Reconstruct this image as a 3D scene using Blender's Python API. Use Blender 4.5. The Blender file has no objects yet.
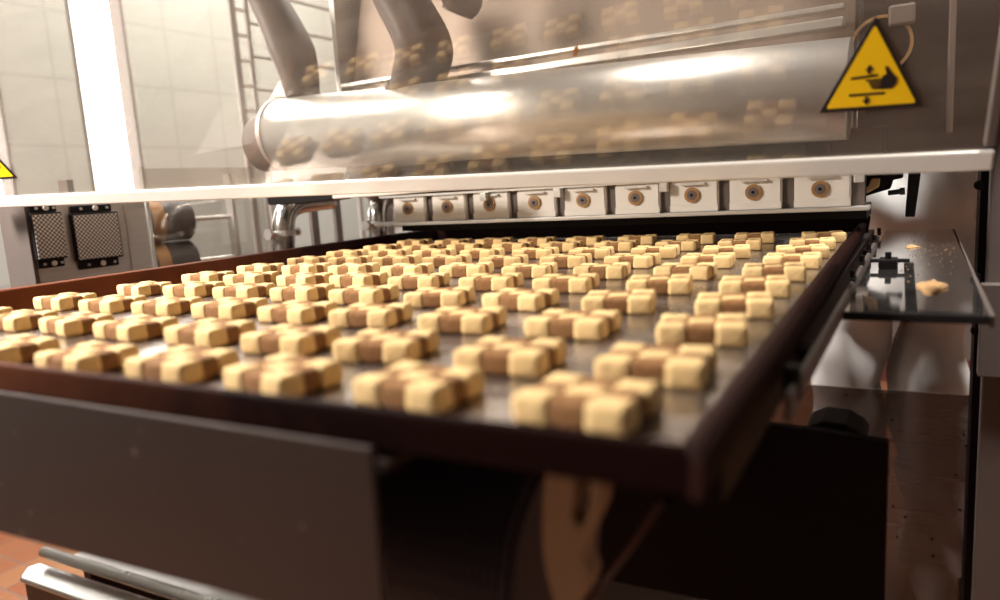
import bpy, bmesh, math, random
from math import sin, cos, pi, radians, sqrt
from mathutils import Vector, Matrix, noise

random.seed(7)
S = bpy.context.scene
COL = S.collection
U = 0.12                 # one working unit in metres (height of the lens above the tray)
TZ = 0.88                # height of the tray surface above the floor, metres
ORD = ['', 'first', 'second', 'third', 'fourth', 'fifth', 'sixth', 'seventh', 'eighth', 'ninth', 'tenth']

# ------------------------------------------------------------------ camera model
F, YAW, PITCH, ROLL, CX, CY = 726.1631, -.5291, .1562, -.062, 1.1165, -2.3829
def cam_axes():
    sy, cy, sp, cp = sin(YAW), cos(YAW), sin(PITCH), cos(PITCH)
    f = Vector((sy*cp, cy*cp, -sp)); r = Vector((cy, -sy, 0)); u = r.cross(f)
    c, s = cos(ROLL), sin(ROLL)
    return r*c+u*s, -r*s+u*c, f
RX, UX, FX = cam_axes()
def at(px, py, X=None, Y=None, Z=None):
    """point of the place (working units) on the plane X=, Y= or Z= that lies along a sight line"""
    d = FX + RX*((px-500)/F) + UX*((300-py)/F)
    C = Vector((CX, CY, 1.0))
    t = (X-C[0])/d[0] if X is not None else ((Y-C[1])/d[1] if Y is not None else (Z-1)/d[2])
    return C+d*t
def W(v):                # working units -> metres
    return Vector((v[0]*U, v[1]*U, v[2]*U+TZ))

# ------------------------------------------------------------------ helpers
def tag(o, label=None, cat=None, group=None, kind=None):
    if label: o['label'] = label
    if cat: o['category'] = cat
    if group: o['group'] = group
    if kind: o['kind'] = kind
    return o
def thing(name, base, label, cat, group=None):
    o = bpy.data.objects.new(name, None); COL.objects.link(o)
    o.empty_display_size = .02
    o.location = W(base); tag(o, label, cat, group)
    return o
def world_of(o):
    v = Vector((0, 0, 0))
    while o: v += o.location; o = o.parent
    return v
def link(name, bm, mat, parent=None, base=None, smooth=False, bevel=0, metric=False):
    """bm is in working units; becomes ONE mesh object whose origin is at its own bottom centre"""
    if not metric:
        for v in bm.verts: v.co = W(v.co)
    bmesh.ops.recalc_face_normals(bm, faces=bm.faces)
    xs = [v.co.x for v in bm.verts]; ys = [v.co.y for v in bm.verts]; zs = [v.co.z for v in bm.verts]
    org = Vector(((min(xs)+max(xs))/2, (min(ys)+max(ys))/2, min(zs)))
    for v in bm.verts: v.co -= org
    me = bpy.data.meshes.new(name); bm.to_mesh(me); bm.free()
    me.materials.append(mat)
    o = bpy.data.objects.new(name, me); COL.objects.link(o)
    if parent: o.parent = parent; o.location = org-world_of(parent)
    else: o.location = org
    if smooth:
        for p in me.polygons: p.use_smooth = True
    if bevel:
        m = o.modifiers.new('bevel', 'BEVEL'); m.width = bevel*U; m.segments = 2; m.limit_method = 'ANGLE'
    return o
def box(bm, x0, x1, y0, y1, z0, z1):
    v = [bm.verts.new((x, y, z)) for x in (x0, x1) for y in (y0, y1) for z in (z0, z1)]
    for q in ((0, 1, 3, 2), (4, 6, 7, 5), (0, 4, 5, 1), (2, 3, 7, 6), (0, 2, 6, 4), (1, 5, 7, 3)):
        bm.faces.new([v[i] for i in q])
    return v
def frame_of(d):
    d = d.normalized(); a = Vector((0, 0, 1)) if abs(d.z) < .9 else Vector((1, 0, 0))
    e1 = d.cross(a).normalized(); return e1, d.cross(e1)
def tube(bm, pts, rad, n=16, cap=True, ratio=1.0):
    pts = [Vector(p) for p in pts]; rings = []
    R = rad if isinstance(rad, (list, tuple)) else [rad]*len(pts)
    e1, e2 = frame_of(pts[1]-pts[0])
    for i, p in enumerate(pts):
        d = (pts[min(i+1, len(pts)-1)]-pts[max(i-1, 0)]).normalized()
        e1 = (e1-d*e1.dot(d)).normalized(); e2 = d.cross(e1)
        rings.append([bm.verts.new(p+(e1*cos(2*pi*k/n)+e2*sin(2*pi*k/n)*ratio)*R[i]) for k in range(n)])
    for a, b in zip(rings, rings[1:]):
        for k in range(n): bm.faces.new((a[k], a[(k+1) % n], b[(k+1) % n], b[k]))
    if cap: bm.faces.new(rings[0][::-1]); bm.faces.new(rings[-1])
    return rings
def prism(bm, pts, d):
    """extrude the closed outline pts (3-D) by vector d"""
    d = Vector(d); a = [bm.verts.new(Vector(p)) for p in pts]; b = [bm.verts.new(Vector(p)+d) for p in pts]
    n = len(pts); bm.faces.new(a); bm.faces.new(b[::-1])
    for i in range(n): bm.faces.new((a[i], b[i], b[(i+1) % n], a[(i+1) % n]))
def ring(bm, c, ax, r0, r1, h, n=24):
    """flat washer with thickness h along ax"""
    c = Vector(c); ax = Vector(ax).normalized(); e1, e2 = frame_of(ax); L = []
    for off, r in ((0, r0), (0, r1), (h, r1), (h, r0)):
        L.append([bm.verts.new(c+ax*off+(e1*cos(2*pi*k/n)+e2*sin(2*pi*k/n))*r) for k in range(n)])
    for j in range(4):
        a, b = L[j], L[(j+1) % 4]
        for k in range(n): bm.faces.new((a[k], a[(k+1) % n], b[(k+1) % n], b[k]))
def bez(pts, n=8):
    """Catmull-Rom through pts"""
    P = [Vector(p) for p in pts]; out = []
    for i in range(len(P)-1):
        a, b, c, d = P[max(i-1, 0)], P[i], P[i+1], P[min(i+2, len(P)-1)]
        for k in range(n):
            t = k/n
            out.append(.5*((2*b)+(c-a)*t+(2*a-5*b+4*c-d)*t*t+(3*b-a-3*c+d)*t**3))
    out.append(P[-1]); return out

# ------------------------------------------------------------------ materials
def mat(name, col, rough=.5, metal=0, bump=0, bscale=40, var=0, vscale=6, col2=None, stretch=(1, 1, 1), spec=.5, rvar=0):
    m = bpy.data.materials.new(name); m.use_nodes = True
    N = m.node_tree.nodes; L = m.node_tree.links; b = N['Principled BSDF']
    b.inputs['Base Color'].default_value = (*col, 1); b.inputs['Roughness'].default_value = rough
    b.inputs['Metallic'].default_value = metal; b.inputs['Specular IOR Level'].default_value = spec
    tc = N.new('ShaderNodeTexCoord'); mp = N.new('ShaderNodeMapping'); mp.inputs['Scale'].default_value = stretch
    L.new(tc.outputs['Object'], mp.inputs['Vector'])
    if var or rvar:
        n = N.new('ShaderNodeTexNoise'); n.inputs['Scale'].default_value = vscale; n.inputs['Detail'].default_value = 6
        n.inputs['Roughness'].default_value = .65
        L.new(mp.outputs[0], n.inputs['Vector'])
    if var:
        r = N.new('ShaderNodeValToRGB'); r.color_ramp.elements[0].position = .5-.25/var if var > 1 else .3
        r.color_ramp.elements[1].position = .5+.25/var if var > 1 else .7
        c2 = col2 or tuple(c*(1-var) for c in col)
        r.color_ramp.elements[0].color = (*c2, 1); r.color_ramp.elements[1].color = (*col, 1)
        L.new(n.outputs[0], r.inputs[0]); L.new(r.outputs[0], b.inputs['Base Color'])
    if rvar:
        mr = N.new('ShaderNodeMapRange'); mr.inputs[1].default_value = .3; mr.inputs[2].default_value = .7
        mr.inputs[3].default_value = max(0, rough-rvar); mr.inputs[4].default_value = rough+rvar
        L.new(n.outputs[0], mr.inputs[0]); L.new(mr.outputs[0], b.inputs['Roughness'])
    if bump:
        n2 = N.new('ShaderNodeTexNoise'); n2.inputs['Scale'].default_value = bscale; n2.inputs['Detail'].default_value = 5
        L.new(mp.outputs[0], n2.inputs['Vector'])
        bp = N.new('ShaderNodeBump'); bp.inputs['Strength'].default_value = bump; bp.inputs['Distance'].default_value = .002
        L.new(n2.outputs[0], bp.inputs['Height']); L.new(bp.outputs[0], b.inputs['Normal'])
    return m
M = {}
M['cream'] = mat('vanilla_dough', (.90, .62, .285), .75, bump=.45, bscale=350, var=.10, vscale=60, spec=.2)
M['cocoa'] = mat('cocoa_dough', (.36, .175, .07), .8, bump=.6, bscale=420, var=.3, vscale=90, spec=.15)
M['tray'] = mat('burnt_tray_metal', (.36, .315, .285), .26, .85, bump=.08, bscale=60, var=.35, vscale=9, rvar=.1)
M['rim'] = mat('burnt_shaded_rim', (.085, .020, .007), .45, .0, bump=.15, bscale=80, var=1, col2=(.016, .005, .004), vscale=12, spec=.22)
M['steel'] = mat('brushed_steel', (.68, .65, .61), .38, .6, bump=.06, bscale=30, stretch=(1, 1, 25), var=.12, vscale=8, rvar=.06)
M['polish'] = mat('polished_steel', (.74, .71, .67), .30, .85, var=.12, vscale=4, rvar=.08)
M['hood'] = mat('warm_hood_steel', (.27, .205, .16), .45, .5, bump=.05, bscale=12, var=.2, vscale=4)
M['apron'] = mat('dull_apron_steel', (.11, .085, .075), .45, .4, var=.15, vscale=7)
M['dark'] = mat('dark_painted_metal', (.008, .0035, .003), .5, 0, var=.3, vscale=12, spec=.12)
M['black'] = mat('black_rubber', (.007, .005, .005), .5, spec=.2)
M['hose'] = mat('grey_brown_hose', (.115, .085, .07), .55, bump=.1, bscale=20, var=.2, vscale=14)
M['nylon'] = mat('white_nylon', (.82, .77, .71), .45, var=.06, vscale=20)
M['brass'] = mat('brass_ring', (.42, .24, .10), .35, .6)
M['grommet'] = mat('grey_grommet', (.16, .13, .13), .4, .3)
M['edge'] = mat('white_guard_edge', (.80, .755, .70), .28, .1, var=.05, vscale=9)
M['yellow'] = mat('sign_yellow', (1.0, .60, .0), .5)
M['ink'] = mat('sign_black', (.014, .008, .008), .45)
M['white_cloth'] = mat('white_cotton', (.84, .82, .79), .9, bump=.8, bscale=6, spec=.1, stretch=(1, 1, 1.2))
for n_ in M['white_cloth'].node_tree.nodes:
    if n_.type == 'BUMP': n_.inputs['Distance'].default_value = .018
    if n_.type == 'TEX_NOISE': n_.inputs['Detail'].default_value = 1.5; n_.inputs['Distortion'].default_value = .5
M['skin'] = mat('skin', (.55, .32, .22), .55, bump=.1, bscale=120)
M['shoe'] = mat('white_shoe', (.42, .38, .34), .55)
M['navy'] = mat('navy_motor_paint', (.07, .055, .07), .5, bump=.1, bscale=60)
M['bracket'] = mat('tan_plastic', (.52, .36, .22), .6, var=.08, vscale=20)
M['wheel'] = mat('dark_wheel_rubber', (.05, .04, .035), .6)
M['roller'] = mat('roller_steel', (.80, .77, .73), .34, .85, var=.1, vscale=5, stretch=(.3, 1, 1), rvar=.07)
M['pale'] = mat('pale_rack_paint', (.34, .31, .28), .5)
M['pipe'] = mat('pipe_steel', (.42, .39, .36), .22, .95)
M['wallp'] = mat('pale_wall', (.60, .585, .53), .6, var=.05, vscale=3)
M['ceil'] = mat('ceiling_grey', (.22, .20, .18), .8)
M['orange'] = mat('orange_band', (.30, .15, .05), .6)
M['crumb'] = mat('dough_scraps', (.50, .29, .12), .8, bump=.6, bscale=80, var=.3, vscale=30)
M['post'] = mat('post_steel', (.15, .12, .105), .5, .35, var=.12, vscale=8)
M['red'] = mat('red_band', (.10, .018, .012), .6)

def burnt_shaded_rim():
    """burnt rust brown metal; painted light falloff darkens the far end and right corner"""
    m = bpy.data.materials.new('burnt_shaded_rim'); m.use_nodes = True
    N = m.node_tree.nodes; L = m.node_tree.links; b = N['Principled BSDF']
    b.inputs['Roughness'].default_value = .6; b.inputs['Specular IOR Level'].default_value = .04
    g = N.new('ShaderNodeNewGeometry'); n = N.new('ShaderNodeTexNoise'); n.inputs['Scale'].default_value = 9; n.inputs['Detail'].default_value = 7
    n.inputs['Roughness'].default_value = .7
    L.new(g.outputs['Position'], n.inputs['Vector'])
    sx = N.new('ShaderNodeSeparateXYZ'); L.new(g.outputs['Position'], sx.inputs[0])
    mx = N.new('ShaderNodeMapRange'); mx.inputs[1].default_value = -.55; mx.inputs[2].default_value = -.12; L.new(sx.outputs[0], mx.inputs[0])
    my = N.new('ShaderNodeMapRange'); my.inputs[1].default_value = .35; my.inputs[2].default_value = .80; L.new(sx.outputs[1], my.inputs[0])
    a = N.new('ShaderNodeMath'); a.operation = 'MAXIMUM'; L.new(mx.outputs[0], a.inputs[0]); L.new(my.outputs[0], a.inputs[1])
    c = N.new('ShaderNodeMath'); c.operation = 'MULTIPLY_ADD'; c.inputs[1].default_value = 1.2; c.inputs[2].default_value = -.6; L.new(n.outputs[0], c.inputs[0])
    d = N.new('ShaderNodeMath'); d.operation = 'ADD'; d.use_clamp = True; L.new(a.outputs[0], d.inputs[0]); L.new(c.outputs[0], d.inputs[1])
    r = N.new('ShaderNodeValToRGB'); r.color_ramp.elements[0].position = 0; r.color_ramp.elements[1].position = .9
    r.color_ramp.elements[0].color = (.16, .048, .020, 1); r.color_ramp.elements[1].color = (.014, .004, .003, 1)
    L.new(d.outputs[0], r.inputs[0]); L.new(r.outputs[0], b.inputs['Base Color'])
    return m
M['rim'] = burnt_shaded_rim()

def tile_mat(name, c1, c2, mortar, scale, rough, bw=.5, rh=.5, axes='xy', off=0):
    m = bpy.data.materials.new(name); m.use_nodes = True
    N = m.node_tree.nodes; L = m.node_tree.links; b = N['Principled BSDF']; b.inputs['Roughness'].default_value = rough
    tc = N.new('ShaderNodeTexCoord'); mp = N.new('ShaderNodeMapping')
    if axes == 'yz': mp.inputs['Rotation'].default_value = (0, pi/2, pi/2)
    br = N.new('ShaderNodeTexBrick'); br.inputs['Scale'].default_value = scale; br.offset = off
    br.inputs['Color1'].default_value = (*c1, 1); br.inputs['Color2'].default_value = (*c2, 1)
    br.inputs['Mortar'].default_value = (*mortar, 1); br.inputs['Mortar Size'].default_value = .012
    br.inputs['Brick Width'].default_value = bw; br.inputs['Row Height'].default_value = rh
    if axes == 'yz':
        sx = N.new('ShaderNodeSeparateXYZ'); cx = N.new('ShaderNodeCombineXYZ')
        L.new(tc.outputs['Object'], sx.inputs[0]); L.new(sx.outputs[1], cx.inputs[0]); L.new(sx.outputs[2], cx.inputs[1])
        L.new(cx.outputs[0], br.inputs['Vector'])
    else: L.new(tc.outputs['Object'], br.inputs['Vector'])
    L.new(br.outputs[0], b.inputs['Base Color'])
    return m
M['floor'] = tile_mat('terracotta_tiles', (.26, .115, .05), (.21, .065, .025), (.14, .10, .08), 5, .35)
M['tiles'] = tile_mat('wall_tiles', (.42, .43, .395), (.41, .42, .385), (.36, .365, .335), 2, .35, axes='yz')

def sheet(name, tint, refl, rough, haze, dust=.5, dcol=(.85, .78, .70)):
    """clear plastic sheet: lets light through, mirrors some of it, greyed by dust and wiping marks"""
    m = bpy.data.materials.new(name); m.use_nodes = True
    N = m.node_tree.nodes; L = m.node_tree.links; N.clear()
    out = N.new('ShaderNodeOutputMaterial'); t = N.new('ShaderNodeBsdfTransparent'); t.inputs[0].default_value = (*tint, 1)
    g = N.new('ShaderNodeBsdfGlossy'); g.inputs['Roughness'].default_value = rough; g.inputs[0].default_value = (.95, .90, .84, 1)
    d = N.new('ShaderNodeBsdfDiffuse'); d.inputs[0].default_value = (*dcol, 1)
    lw = N.new('ShaderNodeLayerWeight'); lw.inputs[0].default_value = .5
    pw = N.new('ShaderNodeMath'); pw.operation = 'POWER'; pw.inputs[1].default_value = 4; L.new(lw.outputs['Facing'], pw.inputs[0])
    ad = N.new('ShaderNodeMath'); ad.operation = 'ADD'; ad.inputs[1].default_value = refl; L.new(pw.outputs[0], ad.inputs[0]); ad.use_clamp = True
    tc = N.new('ShaderNodeTexCoord')
    mp = N.new('ShaderNodeMapping'); mp.inputs['Rotation'].default_value = (.3, .6, .5); mp.inputs['Scale'].default_value = (1, 1, 14)
    n = N.new('ShaderNodeTexNoise'); n.inputs['Scale'].default_value = 5; n.inputs['Detail'].default_value = 8
    L.new(tc.outputs['Object'], mp.inputs[0]); L.new(mp.outputs[0], n.inputs['Vector'])
    n3 = N.new('ShaderNodeTexNoise'); n3.inputs['Scale'].default_value = 3; n3.inputs['Detail'].default_value = 4
    L.new(tc.outputs['Object'], n3.inputs['Vector'])
    mu = N.new('ShaderNodeMath'); mu.operation = 'MULTIPLY'; L.new(n.outputs[0], mu.inputs[0]); L.new(n3.outputs[0], mu.inputs[1])
    mr = N.new('ShaderNodeMapRange'); mr.inputs[1].default_value = .15; mr.inputs[2].default_value = .42
    mr.inputs[3].default_value = haze*(1-dust); mr.inputs[4].default_value = haze*(1+dust); L.new(mu.outputs[0], mr.inputs[0])
    m1 = N.new('ShaderNodeMixShader'); m2 = N.new('ShaderNodeMixShader')
    L.new(ad.outputs[0], m1.inputs[0]); L.new(t.outputs[0], m1.inputs[1]); L.new(g.outputs[0], m1.inputs[2])
    L.new(mr.outputs[0], m2.inputs[0]); L.new(m1.outputs[0], m2.inputs[1]); L.new(d.outputs[0], m2.inputs[2])
    L.new(m2.outputs[0], out.inputs[0])
    return m
M['guard'] = sheet('scratched_clear_guard', (.93, .91, .88), .055, .016, .065, .4)
M['clear'] = sheet('dusty_clear_panel', (.50, .46, .45), .05, .10, .30, .35, (.36, .30, .28))
M['clear2'] = sheet('clear_side_panel', (.80, .78, .76), .05, .03, .03)

def emis(name, col, s):
    m = bpy.data.materials.new(name); m.use_nodes = True; N = m.node_tree.nodes; N.clear()
    e = N.new('ShaderNodeEmission'); e.inputs[0].default_value = (*col, 1); e.inputs[1].default_value = s
    o = N.new('ShaderNodeOutputMaterial'); m.node_tree.links.new(e.outputs[0], o.inputs[0]); return m
M['glare'] = emis('glare_glow', (1, .98, .95), 7.0)  # glow standing in for light reflected in the guard
M['lamp'] = emis('lamp_diffuser', (1, .93, .82), 6.0)

def prism_mat():
    """square studs of the prismatic reflector"""
    m = bpy.data.materials.new('prismatic_reflector'); m.use_nodes = True
    N = m.node_tree.nodes; L = m.node_tree.links; b = N['Principled BSDF']
    tc = N.new('ShaderNodeTexCoord'); sx = N.new('ShaderNodeSeparateXYZ'); cx = N.new('ShaderNodeCombineXYZ')
    L.new(tc.outputs['Object'], sx.inputs[0])
    a = N.new('ShaderNodeMath'); a.operation = 'ADD'; L.new(sx.outputs[1], a.inputs[0]); L.new(sx.outputs[2], a.inputs[1])
    s = N.new('ShaderNodeMath'); s.operation = 'SUBTRACT'; L.new(sx.outputs[1], s.inputs[0]); L.new(sx.outputs[2], s.inputs[1])
    L.new(a.outputs[0], cx.inputs[0]); L.new(s.outputs[0], cx.inputs[1])
    v = N.new('ShaderNodeTexVoronoi'); v.inputs['Scale'].default_value = 118; v.inputs['Randomness'].default_value = 0
    L.new(cx.outputs[0], v.inputs['Vector'])
    r = N.new('ShaderNodeValToRGB'); r.color_ramp.elements[0].position = .18; r.color_ramp.elements[1].position = .5
    r.color_ramp.elements[0].color = (1, .97, .92, 1); r.color_ramp.elements[1].color = (.16, .14, .12, 1)
    L.new(v.outputs['Distance'], r.inputs[0]); L.new(r.outputs[0], b.inputs['Base Color'])
    b.inputs['Metallic'].default_value = .35; b.inputs['Roughness'].default_value = .25
    bp = N.new('ShaderNodeBump'); bp.invert = True; bp.inputs['Strength'].default_value = .6; bp.inputs['Distance'].default_value = .002
    L.new(v.outputs['Distance'], bp.inputs['Height']); L.new(bp.outputs[0], b.inputs['Normal'])
    return m
M['prism'] = prism_mat()

def spots_mat():
    m = mat('spotted_apron', (.15, .115, .10), .40, .35)
    N = m.node_tree.nodes; L = m.node_tree.links; b = N['Principled BSDF']
    tc = N.new('ShaderNodeTexCoord'); v = N.new('ShaderNodeTexVoronoi'); v.inputs['Scale'].default_value = 40
    L.new(tc.outputs['Object'], v.inputs['Vector'])
    r = N.new('ShaderNodeValToRGB'); r.color_ramp.elements[0].position = .05; r.color_ramp.elements[1].position = .13
    r.color_ramp.elements[0].color = (.17, .13, .11, 1); r.color_ramp.elements[1].color = (.055, .036, .030, 1)
    L.new(v.outputs['Distance'], r.inputs[0]); L.new(r.outputs[0], b.inputs['Base Color'])
    return m
M['apron'] = spots_mat()

# ------------------------------------------------------------------ room shell (metres)
def room():
    X0, X1, Y0, Y1, H = -2.7, 1.9, -2.2, 3.4, 2.9
    def wall(name, b, m):
        bm = bmesh.new(); box(bm, *b); o = link(name, bm, m, metric=True); tag(o, kind='structure'); return o
    wall('floor', (X0-.1, X1+.1, Y0-.1, Y1+.1, -.1, 0), M['floor'])
    wall('ceiling', (X0-.1, X1+.1, Y0-.1, Y1+.1, H, H+.1), M['ceil'])
    wall('wall_back', (X0-.1, X1+.1, Y1, Y1+.1, 0, H), mat('brown_grey_wall', (.13, .10, .085), .7, var=.1, vscale=2))
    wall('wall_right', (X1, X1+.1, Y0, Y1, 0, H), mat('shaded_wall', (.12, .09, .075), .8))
    wall('wall_front', (X0-.1, X1+.1, Y0-.1, Y0, 0, H), M['ceil'])
    # left wall; two glowing strips added in place of light reflected in the guard
    bm = bmesh.new(); ws = [(WA[0], WA[1]), (WB[0], WB[1])]; ys = [Y0]+[v for w in sorted(ws) for v in w]+[Y1]
    for a, b in zip(ys[::2], ys[1::2]): box(bm, X0-.1, X0, a, b, 0, H)
    for a, b in ws:
        box(bm, X0-.1, X0, a, b, 0, 1.02); box(bm, X0-.1, X0, a, b, 2.6, H)
    o = link('wall_left', bm, M['tiles'], metric=True); tag(o, kind='structure')
    for i, (a, b) in enumerate(ws):
        bm = bmesh.new(); box(bm, X0-.09, X0-.07, a, b, 1.02, 2.6)
        o = link('glare_strip_%d' % (i+1), bm, M['glare'], metric=True); tag(o, kind='structure')
        bm = bmesh.new()
        for q in ((a, a+.012), (b-.012, b)): box(bm, X0-.07, X0+.004, q[0], q[1], 1.02, 2.6)
        box(bm, X0-.07, X0+.004, a+.012, b-.012, 1.02, 1.035); box(bm, X0-.07, X0+.004, a+.012, b-.012, 2.585, 2.6)
        fr = link('glare_strip_frame', bm, M['post'], parent=o, metric=True)
    bm = bmesh.new(); box(bm, X0, X0+.012, Y0, Y1, 0, .1)
    tag(link('baseboard_left', bm, M['post'], metric=True), kind='structure')
    bm = bmesh.new(); box(bm, X0+.012, X1, Y1-.012, Y1, 0, .12)
    tag(link('baseboard_back', bm, M['red'], metric=True), kind='structure')
def wy(px, x): return at(px, 150, X=x/U)[1]*U
WA = (wy(87, -2.7), wy(141, -2.7)); WB = (wy(-70, -2.7), wy(10, -2.7))
room()

# ------------------------------------------------------------------ the baking tray
TX0, TX1, TY0, TY1, RH = -7.22, .36, -.155, 9.55, .115
TYR = -.05               # its front edge runs very slightly askew
TX2 = .24               # the far end of the tray is slightly narrower
tray = thing('baking_tray', ((TX0+TX1)/2, (TY0+TY1)/2, -.06), 'large burnt brown metal baking tray holding rows of checkered cookies', 'tray')
bm = bmesh.new(); prism(bm, [(TX0, TY0, -.05), (TX1, TYR, -.05), (TX2, TY1, -.05), (TX0, TY1, -.05)], (0, 0, .05)); link('tray_base', bm, M['tray'], tray)
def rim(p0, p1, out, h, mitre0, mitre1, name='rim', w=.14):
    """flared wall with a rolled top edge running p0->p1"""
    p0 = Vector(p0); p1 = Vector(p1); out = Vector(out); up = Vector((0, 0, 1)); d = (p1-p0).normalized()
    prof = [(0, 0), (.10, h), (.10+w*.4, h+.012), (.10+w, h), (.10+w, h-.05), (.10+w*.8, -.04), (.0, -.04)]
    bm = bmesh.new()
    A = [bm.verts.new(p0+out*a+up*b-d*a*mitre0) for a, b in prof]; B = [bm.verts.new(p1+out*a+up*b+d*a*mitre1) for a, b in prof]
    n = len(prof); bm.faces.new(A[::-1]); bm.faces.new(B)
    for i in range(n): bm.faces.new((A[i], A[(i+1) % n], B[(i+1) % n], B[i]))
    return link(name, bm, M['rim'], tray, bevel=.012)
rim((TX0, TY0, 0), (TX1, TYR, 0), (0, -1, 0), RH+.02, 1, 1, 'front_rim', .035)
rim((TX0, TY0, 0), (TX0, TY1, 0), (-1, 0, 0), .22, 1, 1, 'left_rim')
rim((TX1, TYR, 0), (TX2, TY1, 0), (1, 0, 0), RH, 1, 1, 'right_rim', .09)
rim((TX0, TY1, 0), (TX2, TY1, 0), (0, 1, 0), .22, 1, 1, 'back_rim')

# ------------------------------------------------------------------ cookies
PX, PY = .8321, .8785
def dough(cells, size):
    bm = bmesh.new(); p = .168; pd = .130; h = .124
    for (i, j) in cells:
        g = size[abs(i)+abs(j)]
        cx, cy = i*p, j*pd
        hw, hd, hh = g[0]/2, g[2]/2, h*g[1]
        if i and not j: cx -= i*.012                     # cocoa cell at the side sits back
        if j and not i: cy -= j*.004
        b2 = bmesh.new(); box(b2, cx-hw, cx+hw, cy-hd, cy+hd, 0, hh)
        bmesh.ops.bevel(b2, geom=[e for e in b2.edges], offset=.026, segments=3, profile=.6, affect='EDGES')
        bmesh.ops.subdivide_edges(b2, edges=[e for e in b2.edges if e.calc_length() > .06], cuts=2, use_grid_fill=True)
        for v in b2.verts:
            q = v.co
            r = sqrt(max(0, 1-((q.x-cx)/hw/1.5)**2))*sqrt(max(0, 1-((q.y-cy)/hd/1.5)**2))
            if q.z > hh*.6: q.z += .006*(r-.6)
            side = 1+.04*sin(pi*min(1, max(0, q.z/hh)))
            q.x = cx+(q.x-cx)*side; q.y = cy+(q.y-cy)*side
            q += Vector(noise.noise_vector(q*14+Vector((i*3, j*5, 0))))*.006
            q.z = max(q.z, 0.0)
        me = bpy.data.meshes.new('t'); b2.to_mesh(me); b2.free(); bm.from_mesh(me); bpy.data.meshes.remove(me)
    for v in bm.verts: v.co *= U
    return bm
SZ = {2: (.178, 1.03, .144), 1: (.172, .98, .138), 0: (.172, 1.0, .14)}
vbm = dough([(i, j) for i in (-1, 0, 1) for j in (-1, 0, 1) if (i+j) % 2 == 0], SZ)
cbm = dough([(i, j) for i in (-1, 0, 1) for j in (-1, 0, 1) if (i+j) % 2], SZ)
def cookie_mesh(name, bm, m):
    bmesh.ops.recalc_face_normals(bm, faces=bm.faces)
    me = bpy.data.meshes.new(name); bm.to_mesh(me); bm.free(); me.materials.append(m)
    for p in me.polygons: p.use_smooth = True
    return me
VM, CM = cookie_mesh('vanilla_dough', vbm, M['cream']), cookie_mesh('cocoa_dough', cbm, M['cocoa'])
proto = bpy.data.objects.new('checkered_cookie', None); COL.objects.link(proto); proto.empty_display_size = .02
pv = bpy.data.objects.new('vanilla_dough', VM); COL.objects.link(pv); pv.parent = proto
pc = bpy.data.objects.new('cocoa_dough', CM); COL.objects.link(pc); pc.parent = proto
first = True
for r in range(10):
    for c in range(9):
        if first: o, kids, first = proto, (pv, pc), False
        else:
            o = proto.copy(); COL.objects.link(o)
            for k in (pv, pc):
                q = k.copy(); COL.objects.link(q); q.parent = o
        x = -c*PX-(.01+.012*min(c, 4) if r else .085+.030*min(c, 5))+random.uniform(-.024, .024)
        # front face of the cookie lies on the fitted row line
        y = r*PY+.19-.02*(r < 3)+(.22-.035*c if r == 0 else 0)+random.uniform(-.022, .022)
        o.location = W((x, y, 0)); o.rotation_euler = (0, 0, random.gauss(.16-.025*c, .055) if r else random.gauss(-.04, .05))
        s = random.uniform(.985, 1.035); o.scale = (s, s, random.uniform(.97, 1.05))
        cn = ORD[c+1]+' from right' if c < 5 else ORD[9-c]+' from left'
        rn = ('front row' if r == 0 else 'back row' if r == 9 else ORD[r+1]+' row from front')
        tag(o, 'checkered cream and cocoa cookie, %s in %s' % (cn, rn), 'cookie', 'checkered cookies on the baking tray')

# ------------------------------------------------------------------ conveyor frame beneath the tray
fr = thing('conveyor_frame', (-3.3, 4.5, -TZ/U), 'dark steel machine frame with side rails carrying the baking tray', 'machine frame')
bm = bmesh.new(); box(bm, .34, .46, .4, 11.2, -.32, -.1); link('side_rail', bm, M['dark'], fr, bevel=.01)
bm = bmesh.new(); box(bm, -7.5, -7.2, .3, 11.2, -.32, -.1); link('side_rail', bm, M['dark'], fr, bevel=.01)
for y in (1.4, 5.0, 9.0):
    bm = bmesh.new(); box(bm, -7.2, .34, y, y+.3, -.32, -.1); link('cross_beam', bm, M['dark'], fr)
for x in (-7.45, -1.3):
    for y in (5.02, 9.05):
        bm = bmesh.new(); box(bm, x, x+.2, y, y+.2, -TZ/U, -.32 if x < -7 else -.10); link('leg', bm, M['dark'], fr)
# apron panel in front, under the tray
ap = thing('front_apron', (-5.4, -.28, -1.1), 'dull grey spotted steel apron panel below the left front of the tray', 'panel')
a0 = at(371, 448, Y=-.30)
bm = bmesh.new()
xr = a0[0]
b0, b1 = at(0, 533, Y=-.3), at(250, 600, Y=-.3); sl = (b1[2]-b0[2])/(b1[0]-b0[0])
prism(bm, [(-9.0, -.30, -.065), (xr, -.30, .014), (xr-.01, -.30, b0[2]+sl*(xr-b0[0])-.05), (b1[0], -.30, b1[2]), (b0[0], -.30, b0[2]), (-9.0, -.30, -1.2)], (0, .03, 0))
link('apron_panel', bm, M['apron'], ap, bevel=.01)
bm = bmesh.new(); box(bm, -9.0, xr, -.22, 1.4, -.12, -.08); link('support_lip', bm, M['apron'], ap)
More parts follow.
